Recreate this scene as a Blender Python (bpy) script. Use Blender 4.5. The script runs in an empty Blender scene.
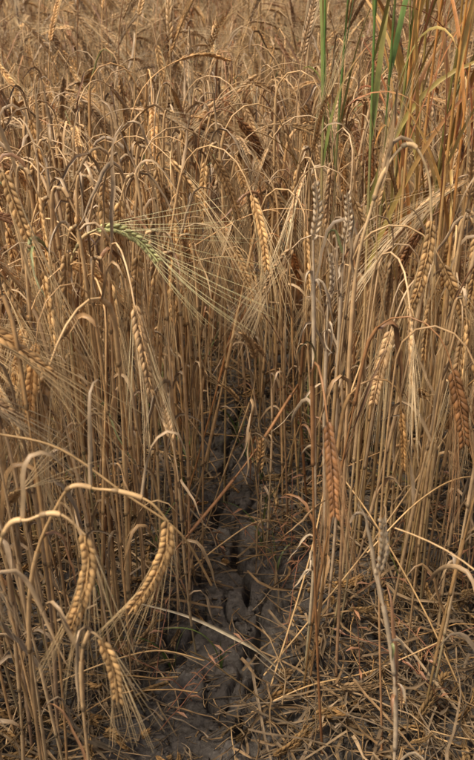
import bpy, bmesh, math, random
import numpy as np
from mathutils import Vector, noise, Quaternion, Matrix, Euler

scene = bpy.context.scene
R = random.Random(19)
PI = math.pi
HI = True   # detail switch while generating variants

# ------------------------------------------------------------ mesh builder
def build_mesh(name, V, F, C, mat):
    me=bpy.data.meshes.new(name)
    n=len(V); m=len(F)
    me.vertices.add(n); me.vertices.foreach_set("co",V.astype(np.float32).ravel())
    me.loops.add(m*4); me.loops.foreach_set("vertex_index",F.astype(np.int32).ravel())
    me.polygons.add(m); me.polygons.foreach_set("loop_start",np.arange(0,m*4,4,dtype=np.int32))
    try: me.polygons.foreach_set("loop_total",np.full(m,4,dtype=np.int32))
    except Exception: pass
    me.update(calc_edges=True)
    a=me.color_attributes.new("col",'FLOAT_COLOR','POINT')
    arr=np.ones((n,4),dtype=np.float32); arr[:,:3]=C
    a.data.foreach_set("color",arr.ravel())
    me.shade_smooth()
    me.materials.append(mat)
    return me
class MB:
    def __init__(s):
        s.v=[]; s.f=[]; s.c=[]
    def add(s, vs, fs, cs):
        o=len(s.v); s.v.extend(vs); s.c.extend(cs)
        s.f.extend([tuple(i+o for i in f) for f in fs])
    def arrays(s):
        return np.array([tuple(v) for v in s.v],dtype=np.float32),np.array(s.f,dtype=np.int32),np.array(s.c,dtype=np.float32)
    def mesh(s, name, mat):
        V,F,C=s.arrays(); return build_mesh(name,V,F,C,mat)

def frames(pts, up=None):
    n=len(pts); T=[]
    for i in range(n):
        a=pts[max(i-1,0)]; b=pts[min(i+1,n-1)]
        d=(b-a)
        T.append(d.normalized() if d.length>1e-9 else Vector((0,0,1)))
    u=up or Vector((1,0,0))
    if abs(u.dot(T[0]))>.9: u=Vector((0,1,0))
    N=[(u-T[0]*u.dot(T[0])).normalized()]
    for i in range(1,n):
        q=T[i-1].rotation_difference(T[i]); v=q@N[-1]
        N.append((v-T[i]*v.dot(T[i])).normalized())
    return T,N,[T[i].cross(N[i]) for i in range(n)]

def smooth_path(ctrl, per=6):
    P=[Vector(p) for p in ctrl]
    if len(P)<3: return [P[0].lerp(P[-1],i/per) for i in range(per+1)]
    out=[]
    for i in range(len(P)-1):
        p0=P[max(i-1,0)];p1=P[i];p2=P[i+1];p3=P[min(i+2,len(P)-1)]
        for k in range(per):
            t=k/per
            out.append(.5*((2*p1)+(p2-p0)*t+(2*p0-5*p1+4*p2-p3)*t*t+(3*p1-p0-3*p2+p3)*t**3))
    out.append(P[-1]); return out

def sc(c,k): return (c[0]*k,c[1]*k,c[2]*k)
def mixc(a,b,t): return tuple(a[i]*(1-t)+b[i]*t for i in range(3))

def tube(mb, pts, rad, col, sides=5, FR=None):
    T,N,B=FR or frames(pts); vs=[];cs=[];fs=[]
    n=len(pts)
    for i,p in enumerate(pts):
        r=rad(i/(n-1)) if callable(rad) else rad
        c=col(i/(n-1)) if callable(col) else col
        for k in range(sides):
            a=2*PI*k/sides
            vs.append(p+N[i]*(math.cos(a)*r)+B[i]*(math.sin(a)*r)); cs.append(c)
    for i in range(n-1):
        for k in range(sides):
            k2=(k+1)%sides
            fs.append((i*sides+k,i*sides+k2,(i+1)*sides+k2,(i+1)*sides+k))
    mb.add(vs,fs,cs)

def ribbon(mb, pts, w, col, rng, twist=0., fold=.25, up=None, tw0=None):
    T,N,B=frames(pts,up); n=len(pts); vs=[];cs=[];fs=[]
    a0=rng.uniform(0,2*PI) if tw0 is None else tw0
    for i,p in enumerate(pts):
        t=i/(n-1); a=a0+twist*t
        s=N[i]*math.cos(a)+B[i]*math.sin(a); m=T[i].cross(s)
        ww=w(t)*.5; c=col(t) if callable(col) else col
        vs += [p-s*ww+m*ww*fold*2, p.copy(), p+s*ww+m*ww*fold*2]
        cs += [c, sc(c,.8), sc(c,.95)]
    for i in range(n-1):
        for k in range(2):
            fs.append((i*3+k,i*3+k+1,i*3+4+k,i*3+3+k))
    mb.add(vs,fs,cs)

def grain(mb, p, d, s, L, W, Th, col):
    m=d.cross(s).normalized(); vs=[];cs=[];fs=[]
    if HI: prof=[(0,.25,.6),(.22,.85,.9),(.5,1.,1.1),(.78,.68,1.),(1.,.12,.8)]; K=6
    else: prof=[(0,.3,.6),(.4,1.,1.),(1.,.15,.95)]; K=4
    for j,(t,r,cc) in enumerate(prof):
        for k in range(K):
            a=2*PI*k/K
            ridge=1.0 if k%3 else 1.12
            vs.append(p+d*(L*t)+s*(math.cos(a)*W*.5*r*ridge)+m*(math.sin(a)*Th*.5*r))
            cs.append(sc(col,cc*(1.0 if k%2 else .9)))
    for j in range(len(prof)-1):
        for k in range(K):
            k2=(k+1)%K
            fs.append((j*K+k,j*K+k2,(j+1)*K+k2,(j+1)*K+k))
    mb.add(vs,fs,cs)

STEM=(.70,.425,.172); EAR=(.70,.41,.158); AWN=(.80,.56,.275); LEAF=(.64,.40,.18); GREY=(.52,.375,.225)

def ear(mb, pts, rng, side=None, ecol=EAR, acol=AWN, awn_len=.12, spread=.16, awn_keep=1.0, gsz=1.0, awn_bend=None, droop=.25):
    """two-rowed barley ear along pts"""
    T,N,B=frames(pts); n=len(pts)
    phi=rng.uniform(0,PI) if side is None else side
    cum=[0]
    for i in range(1,n): cum.append(cum[-1]+(pts[i]-pts[i-1]).length)
    L=cum[-1]
    tube(mb,pts,.0009,sc(ecol,.7),4 if HI else 3,(T,N,B))
    cnt=max(8,int(L/(.0037 if HI else .0050))); 
    for g in range(cnt):
        t=g/cnt; s=t*L
        i=max(j for j in range(n) if cum[j]<=s+1e-9); i=min(i,n-2)
        f=(s-cum[i])/(cum[i+1]-cum[i])
        p=pts[i].lerp(pts[i+1],f); tt=T[i].lerp(T[i+1],f).normalized()
        nn=N[i].lerp(N[i+1],f); bb=B[i].lerp(B[i+1],f)
        sd=(nn*math.cos(phi)+bb*math.sin(phi)).normalized(); md=tt.cross(sd)
        sg=1 if g%2 else -1
        env=.72+.28*math.sin(PI*min(1,t*1.15+.12))
        tilt=.36*sg+rng.uniform(-.09,.09); tm=rng.uniform(-.13,.13)
        d=(tt*math.cos(tilt)+sd*math.sin(tilt)+md*tm).normalized()
        c=sc(ecol,rng.uniform(.62,1.2))
        GL=.0125*env*gsz*rng.uniform(.9,1.06)
        b=p+sd*(sg*.0018)
        grain(mb,b,d,(sd-d*sd.dot(d)).normalized(),GL,.0050*env*gsz,.0046*env*gsz,c)
        if g%2==0 and HI:
            for q in (-1,1):
                hp=p+md*(q*.0018); hd=(tt+md*(q*.22)).normalized()
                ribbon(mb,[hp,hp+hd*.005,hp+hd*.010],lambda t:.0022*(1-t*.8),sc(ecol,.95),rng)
        if rng.random()<awn_keep:
            st=b+d*GL*.95
            al=awn_len*rng.uniform(.8,1.1)*(.75+.4*math.sin(PI*min(1,t+.15)))
            if rng.random()<.08: al*=.4
            sp=spread*sg*rng.uniform(.3,1.2); sm=spread*rng.uniform(-.6,.6)
            dd=(tt*math.cos(sp)+sd*math.sin(sp)+md*sm).normalized()
            ap=[st]; K=6 if HI else 3
            for k in range(K):
                dn=dd+Vector((0,0,-droop*(k/K)*.6))
                if awn_bend is not None: dn=dn+awn_bend*(k/K)
                dn=dn+sd*(sg*.05*k/K)
                ap.append(ap[-1]+dn.normalized()*(al/K))
            ac=sc(acol,rng.uniform(.75,1.12)); r0=.00046 if HI else .00052
            tube(mb,ap,lambda t:r0*(1-.70*t),ac,3)

def dry_leaf(mb, p, out, rng, L=.16, W=.006, col=LEAF, rise=.18):
    pts=[p.copy()]; K=11 if HI else 6
    th=rng.uniform(.1,.5); fin=rng.uniform(2.3,3.1); kink=rng.uniform(rise*.3,rise*1.5)
    if rng.random()<.35: kink=rng.uniform(.4,1.1)       # still upright blades
    az=rng.uniform(-.6,.6); sideV=Vector((0,0,1)).cross(out)
    for k in range(K):
        t=k/K
        a=th+(fin-th)*(1/(1+math.exp(-(t-kink)*16)))+rng.uniform(-.15,.15)
        az+=rng.uniform(-.35,.35)
        h=out*math.cos(az)+sideV*math.sin(az)
        d=h*math.sin(a)+Vector((0,0,math.cos(a)))
        pts.append(pts[-1]+d*(L/K))
    c0=sc(mixc(col,GREY,rng.random()*.8),rng.uniform(.65,1.1))
    if rng.random()<.12: c0=(.38,.19,.085)
    elif rng.random()<.05: c0=(.32,.32,.12)
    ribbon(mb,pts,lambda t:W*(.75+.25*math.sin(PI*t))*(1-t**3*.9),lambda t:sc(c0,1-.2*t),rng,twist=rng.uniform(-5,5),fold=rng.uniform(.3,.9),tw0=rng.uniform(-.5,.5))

def stem_cols(rng, base=STEM):
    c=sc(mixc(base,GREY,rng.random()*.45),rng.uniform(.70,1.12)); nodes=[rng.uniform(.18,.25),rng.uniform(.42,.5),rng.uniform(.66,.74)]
    low=mixc(c,rng.choice([(.26,.15,.07),(.26,.15,.07),(.24,.20,.08),(.36,.17,.08)]),rng.uniform(.4,.85))  # stem foot darkened to paint in deeper crop shade, in varied dry browns
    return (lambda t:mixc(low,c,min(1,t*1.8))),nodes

def node_sheath(mb,pts,i,r,c,leafc):
    p=pts[i]; d=(pts[i+1]-pts[i]).normalized()
    tube(mb,[p-d*.004,p-d*.0015,p+d*.0015,p+d*.004],lambda t:r*(1.1+.6*math.sin(PI*t)),sc(c,.45),5)
    e=min(i+5,len(pts)-1)
    tube(mb,pts[i:e+1],lambda t:r*(1.4+.15*t),mixc(c,leafc,.6),5)
    return e

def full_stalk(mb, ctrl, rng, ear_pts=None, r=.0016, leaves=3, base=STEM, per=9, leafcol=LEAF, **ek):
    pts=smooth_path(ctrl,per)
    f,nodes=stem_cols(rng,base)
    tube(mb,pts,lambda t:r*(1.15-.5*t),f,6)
    n=len(pts)
    for q in range(leaves):
        i=int(nodes[q%3]*(n-1))
        if i+1<n:
            e=node_sheath(mb,pts,i,r,f(nodes[q%3]),leafcol)
            a=rng.uniform(0,2*PI)
            dry_leaf(mb,pts[e].copy(),Vector((math.cos(a),math.sin(a),0)),rng,L=rng.uniform(.06,.14),W=rng.uniform(.003,.006),col=leafcol)
    if ear_pts: ear(mb,smooth_path(ear_pts,4),rng,**ek)
    return pts

def gen_stalk(rng, kind):
    mb=MB()
    Ls=rng.uniform(.70,.88) if kind!='short' else rng.uniform(.3,.55)
    lean=rng.uniform(0,.08); n=36 if HI else 18
    neck=rng.uniform(.12,.24)
    if kind=='nod': fin=rng.uniform(2.4,3.1)
    elif kind=='half': fin=rng.uniform(1.2,2.2)
    elif kind=='up' : fin=rng.uniform(.1,.7)
    else: fin=rng.uniform(.1,1.2)
    kinkat=rng.uniform(.4,.75) if kind=='broken' else 9; kinka=rng.uniform(.8,2.2)
    p=Vector((0,0,-.01)); pts=[p.copy()]; az=0
    ph=rng.uniform(0,6); pa=rng.uniform(.01,.06)
    for k in range(n):
        t=(k+.5)/n
        th=lean+pa*math.sin(ph+t*5)+.08*t*t
        if t>1-neck:
            u=(t-(1-neck))/neck; th+=(fin-lean)*(u*u*(3-2*u))
        if t>kinkat: th+=kinka
        az+=rng.uniform(-.04,.04)
        d=Vector((math.sin(th)*math.cos(az),math.sin(th)*math.sin(az)+.035*math.sin(ph+3*t),math.cos(th)))
        p=p+d*(Ls/n); pts.append(p.copy())
    f,nodes=stem_cols(rng)
    r=rng.uniform(.0010,.0021)*(1 if HI else 1.05)
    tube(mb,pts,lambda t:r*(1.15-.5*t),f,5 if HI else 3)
    for q in range(3):
        if rng.random()<.8:
            i=int(nodes[q]*n); e=i+1
            if HI: e=node_sheath(mb,pts,i,r,f(nodes[q]),LEAF)
            a=rng.uniform(0,2*PI)
            dry_leaf(mb,pts[e].copy(),Vector((math.cos(a),math.sin(a),0)),rng,L=rng.uniform(.07,.18),W=rng.uniform(.003,.0068))
    if kind in('nod','half','up') or (kind=='short' and rng.random()<.6):
        el=rng.uniform(.08,.11) if kind!='short' else rng.uniform(.04,.065)
        d=(pts[-1]-pts[-2]).normalized(); ep=[pts[-1].copy()]
        for k in range(6):
            d=(d+Vector((0,0,-.12))+Vector((rng.uniform(-.04,.04),rng.uniform(-.04,.04),0))).normalized()
            ep.append(ep[-1]+d*(el/6))
        ear(mb,ep,rng,ecol=sc(EAR,rng.uniform(.80,1.12)),awn_len=rng.uniform(.10,.15),spread=rng.uniform(.08,.24),
            awn_keep=rng.choice([1,1,.9,.6]),gsz=rng.uniform(1.08,1.25))
    return mb

# ------------------------------------------------------------ materials
def new_mat(name):
    m=bpy.data.materials.new(name); m.use_nodes=True
    nt=m.node_tree; nt.nodes.clear(); return m,nt
def straw_mat(name, rough=.5, spec=.4, lo=.7):
    m,nt=new_mat(name); N=nt.nodes; L=nt.links
    out=N.new('ShaderNodeOutputMaterial'); bs=N.new('ShaderNodeBsdfPrincipled')
    at=N.new('ShaderNodeAttribute'); at.attribute_name="col"
    tc=N.new('ShaderNodeTexCoord')
    nz=N.new('ShaderNodeTexNoise'); nz.inputs['Scale'].default_value=70; nz.inputs['Detail'].default_value=3
    L.new(tc.outputs['Object'],nz.inputs['Vector'])
    mr=N.new('ShaderNodeMapRange'); mr.inputs['From Min'].default_value=.3; mr.inputs['From Max'].default_value=.7
    mr.inputs['To Min'].default_value=lo; mr.inputs['To Max'].default_value=1.16
    L.new(nz.outputs['Fac'],mr.inputs['Value'])
    hs=N.new('ShaderNodeHueSaturation'); L.new(mr.outputs[0],hs.inputs['Value']); L.new(at.outputs['Color'],hs.inputs['Color'])
    L.new(hs.outputs['Color'],bs.inputs['Base Color'])
    bs.inputs['Roughness'].default_value=rough; bs.inputs['Specular IOR Level'].default_value=spec
    L.new(bs.outputs[0],out.inputs['Surface'])
    return m
M_straw=straw_mat("dry_straw"); M_green=straw_mat("living_leaf",rough=.45,lo=.8)
M_litter=straw_mat("weathered_straw",rough=.85,spec=.15,lo=.55)

# ------------------------------------------------------------ scattering baked into one mesh
rs=np.random.RandomState(3)
def bake(name, variants, items, mat, var=.3, brown=0):
    Vs=[];Fs=[];Cs=[];o=0
    for (vi,pos,rot,s) in items:
        V,F,C=variants[vi]
        M=np.array(Euler(rot).to_matrix(),dtype=np.float32)*s
        Vs.append(V@M.T+np.array(pos,dtype=np.float32)); Fs.append(F+o); o+=len(V)
        k=rs.uniform(1-var,1+var*.5); w=rs.uniform(-.85,.9); g=C.mean(axis=1,keepdims=True)
        c=(C*(1-.15*max(w,0))+g*.15*max(w,0)) if w>0 else C*np.array([1.0,1+.12*w,1+.26*w],dtype=np.float32)
        if rs.rand()<brown: c=c*np.array([.64,.49,.42],dtype=np.float32)
        Cs.append(c*k)
    V=np.concatenate(Vs);F=np.concatenate(Fs);C=np.clip(np.concatenate(Cs),0,.85)
    ob=bpy.data.objects.new(name,build_mesh(name,V,F,C,mat)); scene.collection.objects.link(ob); return ob

# ------------------------------------------------------------ terrain
def crack(x,y):
    w=noise.noise(Vector((x*9,y*9,3)))*.035
    d,_=noise.voronoi(Vector(((x+w)*13,(y+w)*10,0)),distance_metric='DISTANCE')
    return d[1]-d[0]
def mainline(y): return .0+.03*math.sin(y*7.1)+.035*noise.noise(Vector((y*12,0,9)))
def hz(x,y):
    z=.020*noise.noise(Vector((x*2.2,y*2.2,0)))+.020*noise.noise(Vector((x*8,y*8,4)))
    z+=.014*noise.noise(Vector((x*24,y*24,7)))+.008*noise.noise(Vector((x*60,y*60,1)))
    if abs(x)<1.6 and .2<y<4.2:
        z+=.005*noise.noise(Vector((x*140,y*140,1)))
        e=crack(x,y); k=.10*(noise.noise(Vector((x*5,y*5,5)))+.55)
        if k>0 and e<k: z-=.030*(1-e/k)**.7
        dl=abs(x-mainline(y)); wl=.020*(noise.noise(Vector((y*16,2,2)))+.45)
        if .9<y<2.0 and wl>0 and dl<wl: z-=.06*(1-dl/wl)**.6
    return z
def axis(lo,hi,step,far):
    a=list(np.arange(lo,hi,step)); s=step
    x=hi
    while x<far: a.append(x); s*=1.28; x+=s
    a.append(far); s=step; x=lo-step; b=[]
    while x>-far: b.append(x); s*=1.28; x-=s
    b.append(-far); return b[::-1]+a
xs=axis(-.5,.5,.0035,600); ys=axis(.75,2.1,.0042,600)
nx,ny=len(xs),len(ys)
V=[]
for y in ys:
    for x in xs:
        V.append((x,y,hz(x,y) if max(abs(x),abs(y))<8 else 0.0))
F=[(j*nx+i,j*nx+i+1,(j+1)*nx+i+1,(j+1)*nx+i) for j in range(ny-1) for i in range(nx-1)]
me=bpy.data.meshes.new("ground"); me.from_pydata(V,[],F); me.polygons.foreach_set("use_smooth",[True]*len(F))
ground=bpy.data.objects.new("ground",me); scene.collection.objects.link(ground)
m,nt=new_mat("dry_cracked_soil"); N=nt.nodes;L=nt.links
out=N.new('ShaderNodeOutputMaterial'); bs=N.new('ShaderNodeBsdfPrincipled'); geo=N.new('ShaderNodeNewGeometry')
n1=N.new('ShaderNodeTexNoise'); n1.inputs['Scale'].default_value=9; n1.inputs['Detail'].default_value=8; n1.inputs['Roughness'].default_value=.65
n2=N.new('ShaderNodeTexNoise'); n2.inputs['Scale'].default_value=120; n2.inputs['Detail'].default_value=8; n2.inputs['Roughness'].default_value=.75
for n in (n1,n2): L.new(geo.outputs['Position'],n.inputs['Vector'])
cr=N.new('ShaderNodeValToRGB'); e=cr.color_ramp.elements
e[0].position=.3; e[0].color=(.080,.066,.053,1); e[1].position=.72; e[1].color=(.25,.215,.175,1)
x=cr.color_ramp.elements.new(.5); x.color=(.155,.130,.104,1)
L.new(n1.outputs['Fac'],cr.inputs[0])
c2=N.new('ShaderNodeValToRGB'); e=c2.color_ramp.elements; e[0].position=.3; e[0].color=(.40,.39,.38,1); e[1].position=.7; e[1].color=(1.3,1.29,1.28,1)
L.new(n2.outputs['Fac'],c2.inputs[0])
mm=N.new('ShaderNodeMix'); mm.data_type='RGBA'; mm.blend_type='MULTIPLY'; mm.inputs[0].default_value=1
L.new(cr.outputs[0],mm.inputs[6]); L.new(c2.outputs[0],mm.inputs[7])
ln=N.new('ShaderNodeVectorMath'); ln.operation='LENGTH'; L.new(geo.outputs['Position'],ln.inputs[0])
mr=N.new('ShaderNodeMapRange'); mr.inputs['From Min'].default_value=6; mr.inputs['From Max'].default_value=9; L.new(ln.outputs['Value'],mr.inputs['Value'])
mf=N.new('ShaderNodeMix'); mf.data_type='RGBA'; L.new(mr.outputs[0],mf.inputs[0]); L.new(mm.outputs[2],mf.inputs[6]); mf.inputs[7].default_value=(.38,.26,.13,1)
L.new(mf.outputs[2],bs.inputs['Base Color']); bs.inputs['Roughness'].default_value=.95; bs.inputs['Specular IOR Level'].default_value=.15
bp=N.new('ShaderNodeBump'); bp.inputs['Strength'].default_value=1; bp.inputs['Distance'].default_value=.008
L.new(n2.outputs['Fac'],bp.inputs['Height']); L.new(bp.outputs[0],bs.inputs['Normal']); L.new(bs.outputs[0],out.inputs['Surface'])
ground.data.materials.append(m)

# ------------------------------------------------------------ barley crop
kinds=['nod']*25+['half']*6+['up']*2+['broken']*2+['short']*4
HI=True;  vhi=[gen_stalk(R,k).arrays() for k in kinds]
HI=False; vlo=[gen_stalk(R,k).arrays() for k in kinds]
HI=True
NV=len(kinds); variants=vhi+vlo
short_ids=[i for i,k in enumerate(kinds) if k=='short']
calm=[i for i,k in enumerate(kinds) if k in('nod','short')]

def gap(x,y,grow=1.0):
    if y>1.85: return False
    c=-.03+.03*(y-1.0)+.03*math.sin(y*6)
    hw=.105 if y<1.15 else .105-.08*(y-1.15)/.65
    hw+=.05*noise.noise(Vector((y*6,3 if x>c else 8,0)))
    return abs(x-c)<max(hw,.025)*grow
items=[]
def dens(x,y):
    if y<.7: return 200 if x<0 else 80
    if y<1.0: return 320 if x<0 else 230
    if y<2.4: return 470
    if y<4.5: return 300
    return 170
cell=.125
y=.45
while y<8.0:
    hwid=.7+.37*y
    x=-hwid
    while x<hwid:
        d=dens(x,y)*cell*cell*max(.15,.1+1.8*(noise.noise(Vector((x*4.5,y*4.5,11)))+.5))
        if abs(x)>.32+.31*y: d*=.45
        k=int(d)+(1 if R.random()<d%1 else 0)
        for _ in range(k):
            px=x+R.random()*cell; py=y+R.random()*cell
            if gap(px,py): continue
            if py<.95 and -.15<px<.11: continue
            if py<.7 and (-.22<px<.24): continue
            if py<.58 and abs(px)<.33: continue
            hi=py<2.2 and abs(px)<.28+.30*py
            ki=R.randrange(NV)
            if py<1.0 and R.random()<.15: ki=R.choice(short_ids)
            a=R.uniform(0,2*PI)
            if R.random()<.4: a=R.gauss(.2,.9)
            tl=.055 if py>1 else .035
            if R.random()<.12: tl=.16
            if py<1.25 and abs(px)<.32:      # plants bordering the wheel gap stand upright, heads hanging outward
                ki=R.choice(calm); tl=.045; a=R.gauss(0 if px>0 else PI,1.0)
            items.append((ki if hi else NV+ki,(px,py,hz(px,py)-.004),(R.gauss(0,tl),R.gauss(0,tl),a),R.uniform(.82,1.07)))
        x+=cell
    y+=cell
for _ in range(12):
    py=R.uniform(1.05,1.8); s=R.choice((-1,1)); px=-.02+s*R.uniform(.04,.10)
    items.append((R.choice(short_ids),(px,py,hz(px,py)-.003),(R.gauss(0,.12),R.gauss(0,.2),R.uniform(0,6)),R.uniform(.6,.9)))
crop=bake("barley_field",variants,items,M_straw,.34,brown=.12)

# ------------------------------------------------------------ litter on the soil
lv=[]
for i in range(30):
    mb=MB(); L0=R.uniform(.03,.22); k=7; p=Vector((-L0/2,0,.002)); P=[p.copy()]; a=R.uniform(-.2,.2); cv=R.uniform(-.25,.25)
    for q in range(k):
        a+=R.uniform(-.3,.3)+cv; p=p+Vector((math.cos(a),math.sin(a),R.uniform(-.10,.14)))*(L0/k); P.append(p.copy())
    c=sc(mixc(mixc(STEM,GREY,R.random()),(.18,.125,.075),R.random()*.8),R.uniform(.32,.85))
    if i%3==0: tube(mb,P,.0010,c,5)
    elif i%7==0: ear(mb,smooth_path(P[:4],3),R,ecol=sc(EAR,.5),acol=sc(AWN,.5),awn_keep=.4,awn_len=.06,droop=0)
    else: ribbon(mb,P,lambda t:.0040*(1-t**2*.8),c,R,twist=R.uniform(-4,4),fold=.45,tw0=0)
    lv.append(mb.arrays())
li=[]
for _ in range(14500):
    y=.6+R.random()**1.3*2.4; x=R.uniform(-1,1)*(.35+.36*y)
    g=gap(x,y,.85)
    if g and R.random()<.50: continue
    li.append((R.randrange(len(lv)),(x,y,hz(x,y)+R.uniform(.000,.008 if g else .06)),(R.gauss(0,.10),R.gauss(0,.18),R.uniform(0,2*PI)),R.uniform(.2,.85) if g else R.uniform(.5,1.25)))
bake("straw_litter",lv,li,M_litter,.45)

# soil clods
mb=MB()
for _ in range(2600):
    y=R.uniform(.7,2.2); x=R.gauss(0,.22); s=.0015+.007*R.random()**4
    o=Vector((R.uniform(0,90),0,0)); vs=[]; nu,nv=9,6; z0=hz(x,y)
    for j in range(nv+1):
        for i in range(nu):
            a=2*PI*i/nu; b=PI*(j/nv-.5); v=Vector((math.cos(a)*math.cos(b),math.sin(a)*math.cos(b),math.sin(b)*.65))
            v*=s*(1+.9*noise.noise(v*1.6+o)); vs.append(v+Vector((x,y,z0+s*.1)))
    mb.add(vs,[(j*nu+i,j*nu+(i+1)%nu,(j+1)*nu+(i+1)%nu,(j+1)*nu+i) for j in range(nv) for i in range(nu)],[(.2,.15,.1)]*len(vs))
o=bpy.data.objects.new("soil_clods",mb.mesh("soil_clods",m)); scene.collection.objects.link(o)

# ------------------------------------------------------------ individual plants
def obj(name,mb,mat=M_straw):
    o=bpy.data.objects.new(name,mb.mesh(name,mat)); scene.collection.objects.link(o); return o
rh=random.Random(21)
# tall arching stalk on the right
mb=MB(); full_stalk(mb,[(.148,1.0,0),(.142,1.0,.3),(.137,1.0,.626),(.152,1.0,.741),(.168,1.0,.79),(.190,1.0,.808),(.211,1.0,.775),(.220,1.0,.722)],rh,
  [(.220,1.0,.722),(.2195,1.0,.685),(.214,1.0,.645),(.206,1.0,.615)],r=.0020,awn_len=.12,side=.3,base=(.78,.53,.25),gsz=1.05); obj("barley_plant",mb)
# left stalk, awns sweeping down to the right
mb=MB(); full_stalk(mb,[(-.28,.92,0),(-.28,.92,.4),(-.268,.92,.73),(-.252,.92,.805),(-.237,.92,.80)],rh,
  [(-.237,.92,.80),(-.229,.92,.765),(-.220,.92,.73)],r=.0018,awn_len=.20,spread=.09,acol=sc(AWN,1.08),awn_bend=Vector((.20,0,-.25)),side=0,leaves=2); obj("barley_plant",mb)
# more nodding ears of the left-hand bank and the right
for (x,y,z,dx) in ((-.168,1.1,.745,.03),(-.146,1.12,.74,-.025),(-.200,1.1,.73,.03),(-.24,1.08,.76,.025),(-.19,1.3,.72,-.025),(-.125,1.1,.675,-.03),(-.108,1.12,.64,-.03),(-.155,1.06,.655,.025),(-.205,1.04,.70,-.02),(-.09,1.22,.63,-.03),(-.26,1.12,.71,-.03),(-.225,1.0,.69,.02),
                   (-.06,1.9,.70,.03),(.30,1.1,.70,.02),(.265,1.15,.60,-.02),(.33,1.2,.66,.03),
                   (-.12,1.35,.72,.03),(-.05,1.45,.70,-.025),(-.22,1.4,.74,.03),(-.30,1.35,.73,-.03),(-.09,1.5,.74,.03),(.10,1.5,.68,-.02),(.28,1.02,.62,.02)):
    mb=MB(); full_stalk(mb,[(x-dx,y+.02,0),(x-dx*1.2,y+.01,z*.5),(x-dx,y,z-.04),(x-dx*.5,y,z),(x,y,z-.03)],rh,
      [(x,y,z-.03),(x+dx*.15,y,z-.065),(x+dx*.2,y,z-.10),(x+dx*.15,y,z-.13)],r=rh.uniform(.0014,.0019),awn_len=.14,spread=.1,gsz=1.18); obj("barley_plant",mb)
# foreground nodding ears, lower left
mb=MB(); full_stalk(mb,[(-.27,.65,0),(-.25,.63,.38),(-.20,.62,.565),(-.172,.62,.589),(-.147,.62,.594),(-.128,.62,.573)],rh,
  [(-.128,.62,.573),(-.127,.62,.54),(-.137,.62,.50),(-.15,.62,.465)],r=.0017,awn_len=.11,side=.2,gsz=1.1); obj("barley_plant",mb)
mb=MB(); full_stalk(mb,[(-.22,.7,0),(-.21,.7,.4),(-.164,.7,.552),(-.1265,.7,.5635),(-.085,.7,.552),(-.065,.7,.527)],rh,
  [(-.065,.7,.527),(-.068,.7,.495),(-.083,.7,.455),(-.105,.7,.42)],r=.0017,awn_len=.09,side=.1,gsz=1.1); obj("barley_plant",mb)
mb=MB(); full_stalk(mb,[(-.13,.6,0),(-.14,.6,.25),(-.14,.6,.42),(-.13,.6,.48),(-.118,.6,.475)],rh,
  [(-.118,.6,.475),(-.11,.6,.44),(-.108,.6,.40)],r=.0015,awn_len=.08,side=.3); obj("barley_plant",mb)
# small late tiller standing in the gap
mb=MB(); full_stalk(mb,[(.033,1.25,0),(.034,1.25,.10),(.036,1.25,.215)],rh,[(.036,1.25,.215),(.038,1.25,.245),(.039,1.25,.28)],r=.001,leaves=1,awn_len=.035,side=.0,gsz=.85,droop=0); obj("barley_plant",mb)
# weathered, stripped stalks right of the gap
WC=(.64,.47,.28)
for (x0,y0,x1,z1) in ((.10,1.0,.087,.70),(.12,1.05,.113,.60),(.14,1.1,.135,.66),(.165,.68,.133,.48)):
    mb=MB(); p=full_stalk(mb,[(x0,y0,0),(x0+.006,y0,z1*.35),(x0-.004,y0,z1*.7),(x1,y0,z1)],rh,None,r=.0018,leaves=3,base=WC,leafcol=WC)
    ear(mb,smooth_path([p[-1],p[-1]+Vector((.004,0,.03)),p[-1]+Vector((.0,0,.065))],3),rh,ecol=(.60,.44,.26),awn_keep=.15,awn_len=.03,gsz=.75)
    for q in range(7):
        i=rh.randrange(8,len(p)-1); a=rh.uniform(0,6.28)
        dry_leaf(mb,p[i].copy(),Vector((math.cos(a),math.sin(a),0)),rh,L=rh.uniform(.02,.06),W=.004,col=WC)
    obj("weathered_barley_stalk",mb)
# leaning / fallen straws
for ctrl in ([(-.30,.8,.57),(-.242,.8,.562),(-.182,.8,.544),(-.1185,.8,.488),(-.062,.81,.428),(-.03,.84,.33)],
             [(.40,1.1,.30),(.31,1.05,.34),(.24,1.0,.335),(.17,.95,.29)],
             [(.04,1.0,.02),(.12,1.05,.10),(.22,1.12,.20),(.36,1.25,.34)],
             [(.02,.93,.02),(.1,.95,.05),(.2,.99,.04),(.3,1.0,.09)],
             [(-.30,.95,.03),(-.2,.97,.07),(-.12,1.02,.05),(-.05,1.03,.02)],
             [(.05,.98,.02),(.11,1.1,.16),(.15,1.2,.30),(.2,1.3,.40)],
             [(.33,.95,.02),(.27,1.0,.14),(.2,1.06,.25),(.15,1.12,.30)],
             [(.10,1.35,.03),(.04,1.3,.08),(-.03,1.27,.05),(-.1,1.2,.03)]):
    mb=MB(); tube(mb,smooth_path(ctrl,6),rh.uniform(.0010,.0015),sc(STEM,rh.uniform(.7,1.0)),6); obj("fallen_straw",mb)
mb=MB(); ribbon(mb,smooth_path([(-.167,1.1,.075),(-.08,1.08,.065),(-.01,1.06,.045),(.035,1.02,.05),(.071,.99,.03)],6),lambda t:.002+.0075*math.sin(PI*t**1.6),(.70,.54,.32),rh,fold=.4,tw0=1.0,twist=1.2); obj("dry_leaf_blade",mb)
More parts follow.
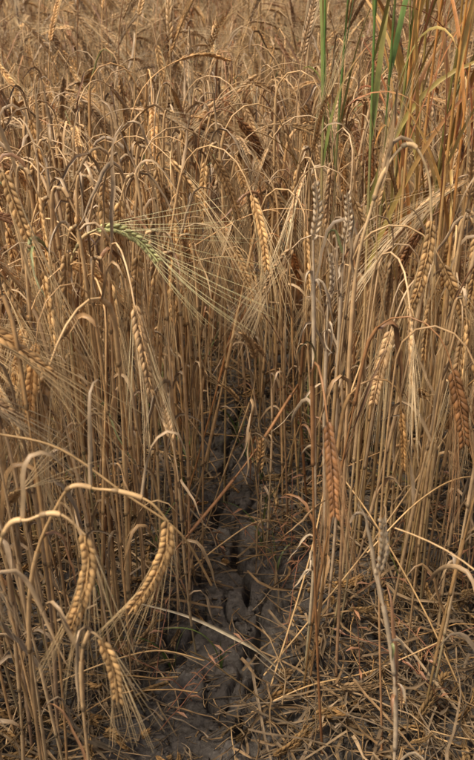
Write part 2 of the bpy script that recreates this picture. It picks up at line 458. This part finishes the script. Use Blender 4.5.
# thin reddish dead weed stems, low in the gap and to the right
mb=MB()
for q in range(26):
    x=rh.uniform(-.16,.10) if q<10 else rh.uniform(.08,.38); y=rh.uniform(.92,1.4); a=rh.uniform(0,6.28); h=Vector((math.cos(a),math.sin(a)*.5,0)); P=[Vector((x,y,hz(x,y)))]; th=rh.uniform(.2,.8)
    for k in range(10):
        th+=rh.uniform(-.08,.18); P.append(P[-1]+(h*math.sin(th)+Vector((0,0,math.cos(th))))*rh.uniform(.012,.028))
    tube(mb,P,lambda t:.0009*(1-.6*t),(.34,.14,.07),5)
    for k in range(3,10,2):
        b=P[k]; a2=rh.uniform(0,6.28); h2=Vector((math.cos(a2),math.sin(a2),.3)); ribbon(mb,[b,b+h2*.012,b+h2*.022+Vector((0,0,-.006))],lambda t:.004*math.sin(PI*min(1,t*.9+.1)),(.36,.17,.08),rh)
obj("dead_weed_stems",mb)

# unripe barley plant with green ear
mb=MB(); full_stalk(mb,[(-.19,1.08,0),(-.215,1.08,.4),(-.212,1.08,.61),(-.195,1.08,.668),(-.172,1.08,.685)],rh,
  [(-.172,1.08,.685),(-.150,1.08,.686),(-.122,1.08,.672),(-.098,1.075,.645)],r=.0017,base=(.52,.43,.15),ecol=(.56,.52,.20),acol=(.82,.70,.34),awn_len=.165,spread=.12,awn_bend=Vector((.30,0,.22)),side=1.57,gsz=.95)
obj("unripe_barley_plant",mb,M_green)

# reed clump, upper right
def reed(mb,x,y,H,rng,green=1.0,nl=6,W=.0085):
    G=(.14,.23,.05); O=(.62,.28,.075); Yc=(.70,.45,.14)
    lx=rng.uniform(-.03,.03)
    ctrl=[(x,y,0),(x+lx*.3,y,H*.4),(x+lx*.7,y+.01,H*.8),(x+lx,y,H)]
    p=smooth_path(ctrl,8); cst=mixc(O,G,green)
    tube(mb,p,lambda t:.0028*(1-.5*t),lambda t:mixc((.52,.34,.15),cst,max(0,min(1,(t-.45)*4))),6)
    for q in range(nl):
        t0=.48+.46*q/nl; i=int(t0*(len(p)-1)); b=p[i]; a=rng.uniform(0,6.28)
        h=Vector((math.cos(a),math.sin(a),0)); L0=rng.uniform(.20,.38); P=[b.copy()]; th=rng.uniform(.06,.35); fin=rng.uniform(.3,1.6)
        if rng.random()<.3: fin=2.4
        K=14
        for k in range(K):
            ang=th+(fin-th)*(k/K)**2; P.append(P[-1]+(h*math.sin(ang)+Vector((0,0,math.cos(ang))))*(L0/K))
        tipc=rng.choice([O,Yc,(.44,.15,.07)]); g=green*rng.uniform(.6,1.1); c0=mixc(rng.choice([O,Yc,(.48,.17,.07)]),G,min(1,g))
        ribbon(mb,P,lambda t:W*(1-t)**.6*(.5+.5*min(1,t*6)),lambda t:mixc(c0,tipc,t**1.5*(1 if g<.9 else .3)),rng,twist=rng.uniform(-.8,.8),fold=.2)
mb=MB()
for (x,y,H,g,W) in ((.152,1.5,.98,1.0,.010),(.158,1.52,.92,1.0,.009),(.205,1.28,.98,1.0,.010),(.215,1.3,.95,1.0,.009),(.222,1.34,1.0,.8,.009),(.232,1.25,.98,.15,.008),(.255,1.3,.98,.05,.008),
      (.275,1.2,.96,.2,.008),(.295,1.28,.98,.0,.008),(.25,1.4,1.02,.6,.009),(.315,1.25,.95,.1,.007),(.29,1.4,1.02,.5,.008),(.33,1.35,1.0,.3,.008),(.27,1.45,1.05,.0,.008),(.38,1.45,1.0,.1,.008),(.24,1.35,.9,.0,.008),(.28,1.33,.88,.7,.009),(.30,1.2,.86,.0,.007)):
    reed(mb,x,y,H,rh,g,nl=5,W=W)
obj("reed_grass",mb,M_green)

# small green weeds
wv=[]
for i in range(6):
    mb=MB()
    for q in range(R.randint(2,5)):
        a=R.uniform(0,6.28); h=Vector((math.cos(a),math.sin(a),0)); P=[Vector((0,0,0))]; L0=R.uniform(.05,.17); fin=R.uniform(.4,1.9)
        for k in range(9): ang=.15+fin*(k/9)**1.5; P.append(P[-1]+(h*math.sin(ang)+Vector((0,0,math.cos(ang))))*(L0/9))
        c=mixc((.13,.21,.045),(.30,.27,.08),R.random()*.6)
        ribbon(mb,P,lambda t:.0038*(1-t)**.7,c,R,fold=.3,twist=R.uniform(-1,1))
    wv.append(mb.arrays())
wp=[(.05,1.4),(.045,1.32),(-.10,1.05),(-.10,1.6),(-.16,1.7),(-.1,1.9),(.05,1.55),(.07,1.25),(-.3,1.3),(-.34,1.4),(.28,1.2),(.3,1.5),(-.08,2.0),(.0,1.7),(.02,1.62)]
wp+=[(R.uniform(-.6,.6),R.uniform(1,2.2)) for _ in range(40)]
bake("grass_weeds",wv,[(R.randrange(6),(x,y,hz(x,y)),(0,0,R.uniform(0,6)),R.uniform(.7,1.3)) for x,y in wp],M_green,.2)

# ------------------------------------------------------------ light
w=bpy.data.worlds.new("World"); scene.world=w; w.use_nodes=True; nt=w.node_tree
bg=nt.nodes['Background']; sky=nt.nodes.new('ShaderNodeTexSky'); sky.sky_type='NISHITA'; sky.sun_disc=False
d=Vector((-.55,-.38,1.35)).normalized()
sky.sun_elevation=math.asin(d.z); sky.sun_rotation=math.atan2(d.x,d.y); sky.dust_density=4; sky.air_density=.7
nt.links.new(sky.outputs[0],bg.inputs[0]); bg.inputs[1].default_value=.15
sl=bpy.data.lights.new("sun",'SUN'); sl.energy=4.6; sl.angle=math.radians(13); sl.color=(1,.93,.83)
so=bpy.data.objects.new("sun",sl); scene.collection.objects.link(so); so.rotation_euler=d.to_track_quat('Z','Y').to_euler(); so.location=(0,0,5)

# ------------------------------------------------------------ camera
cd=bpy.data.cameras.new("camera"); cam=bpy.data.objects.new("camera",cd); scene.collection.objects.link(cam); scene.camera=cam
cam.location=(0,0,1.05); cam.rotation_euler=(math.radians(90-28),0,0)
cd.sensor_fit='VERTICAL'; cd.sensor_height=36; cd.lens=18/math.tan(math.radians(22.5))
cd.clip_start=.02; cd.clip_end=2000
cd.dof.use_dof=True; cd.dof.focus_distance=1.35; cd.dof.aperture_fstop=11
scene.view_settings.view_transform='Standard'; scene.view_settings.look='None'; scene.view_settings.exposure=0
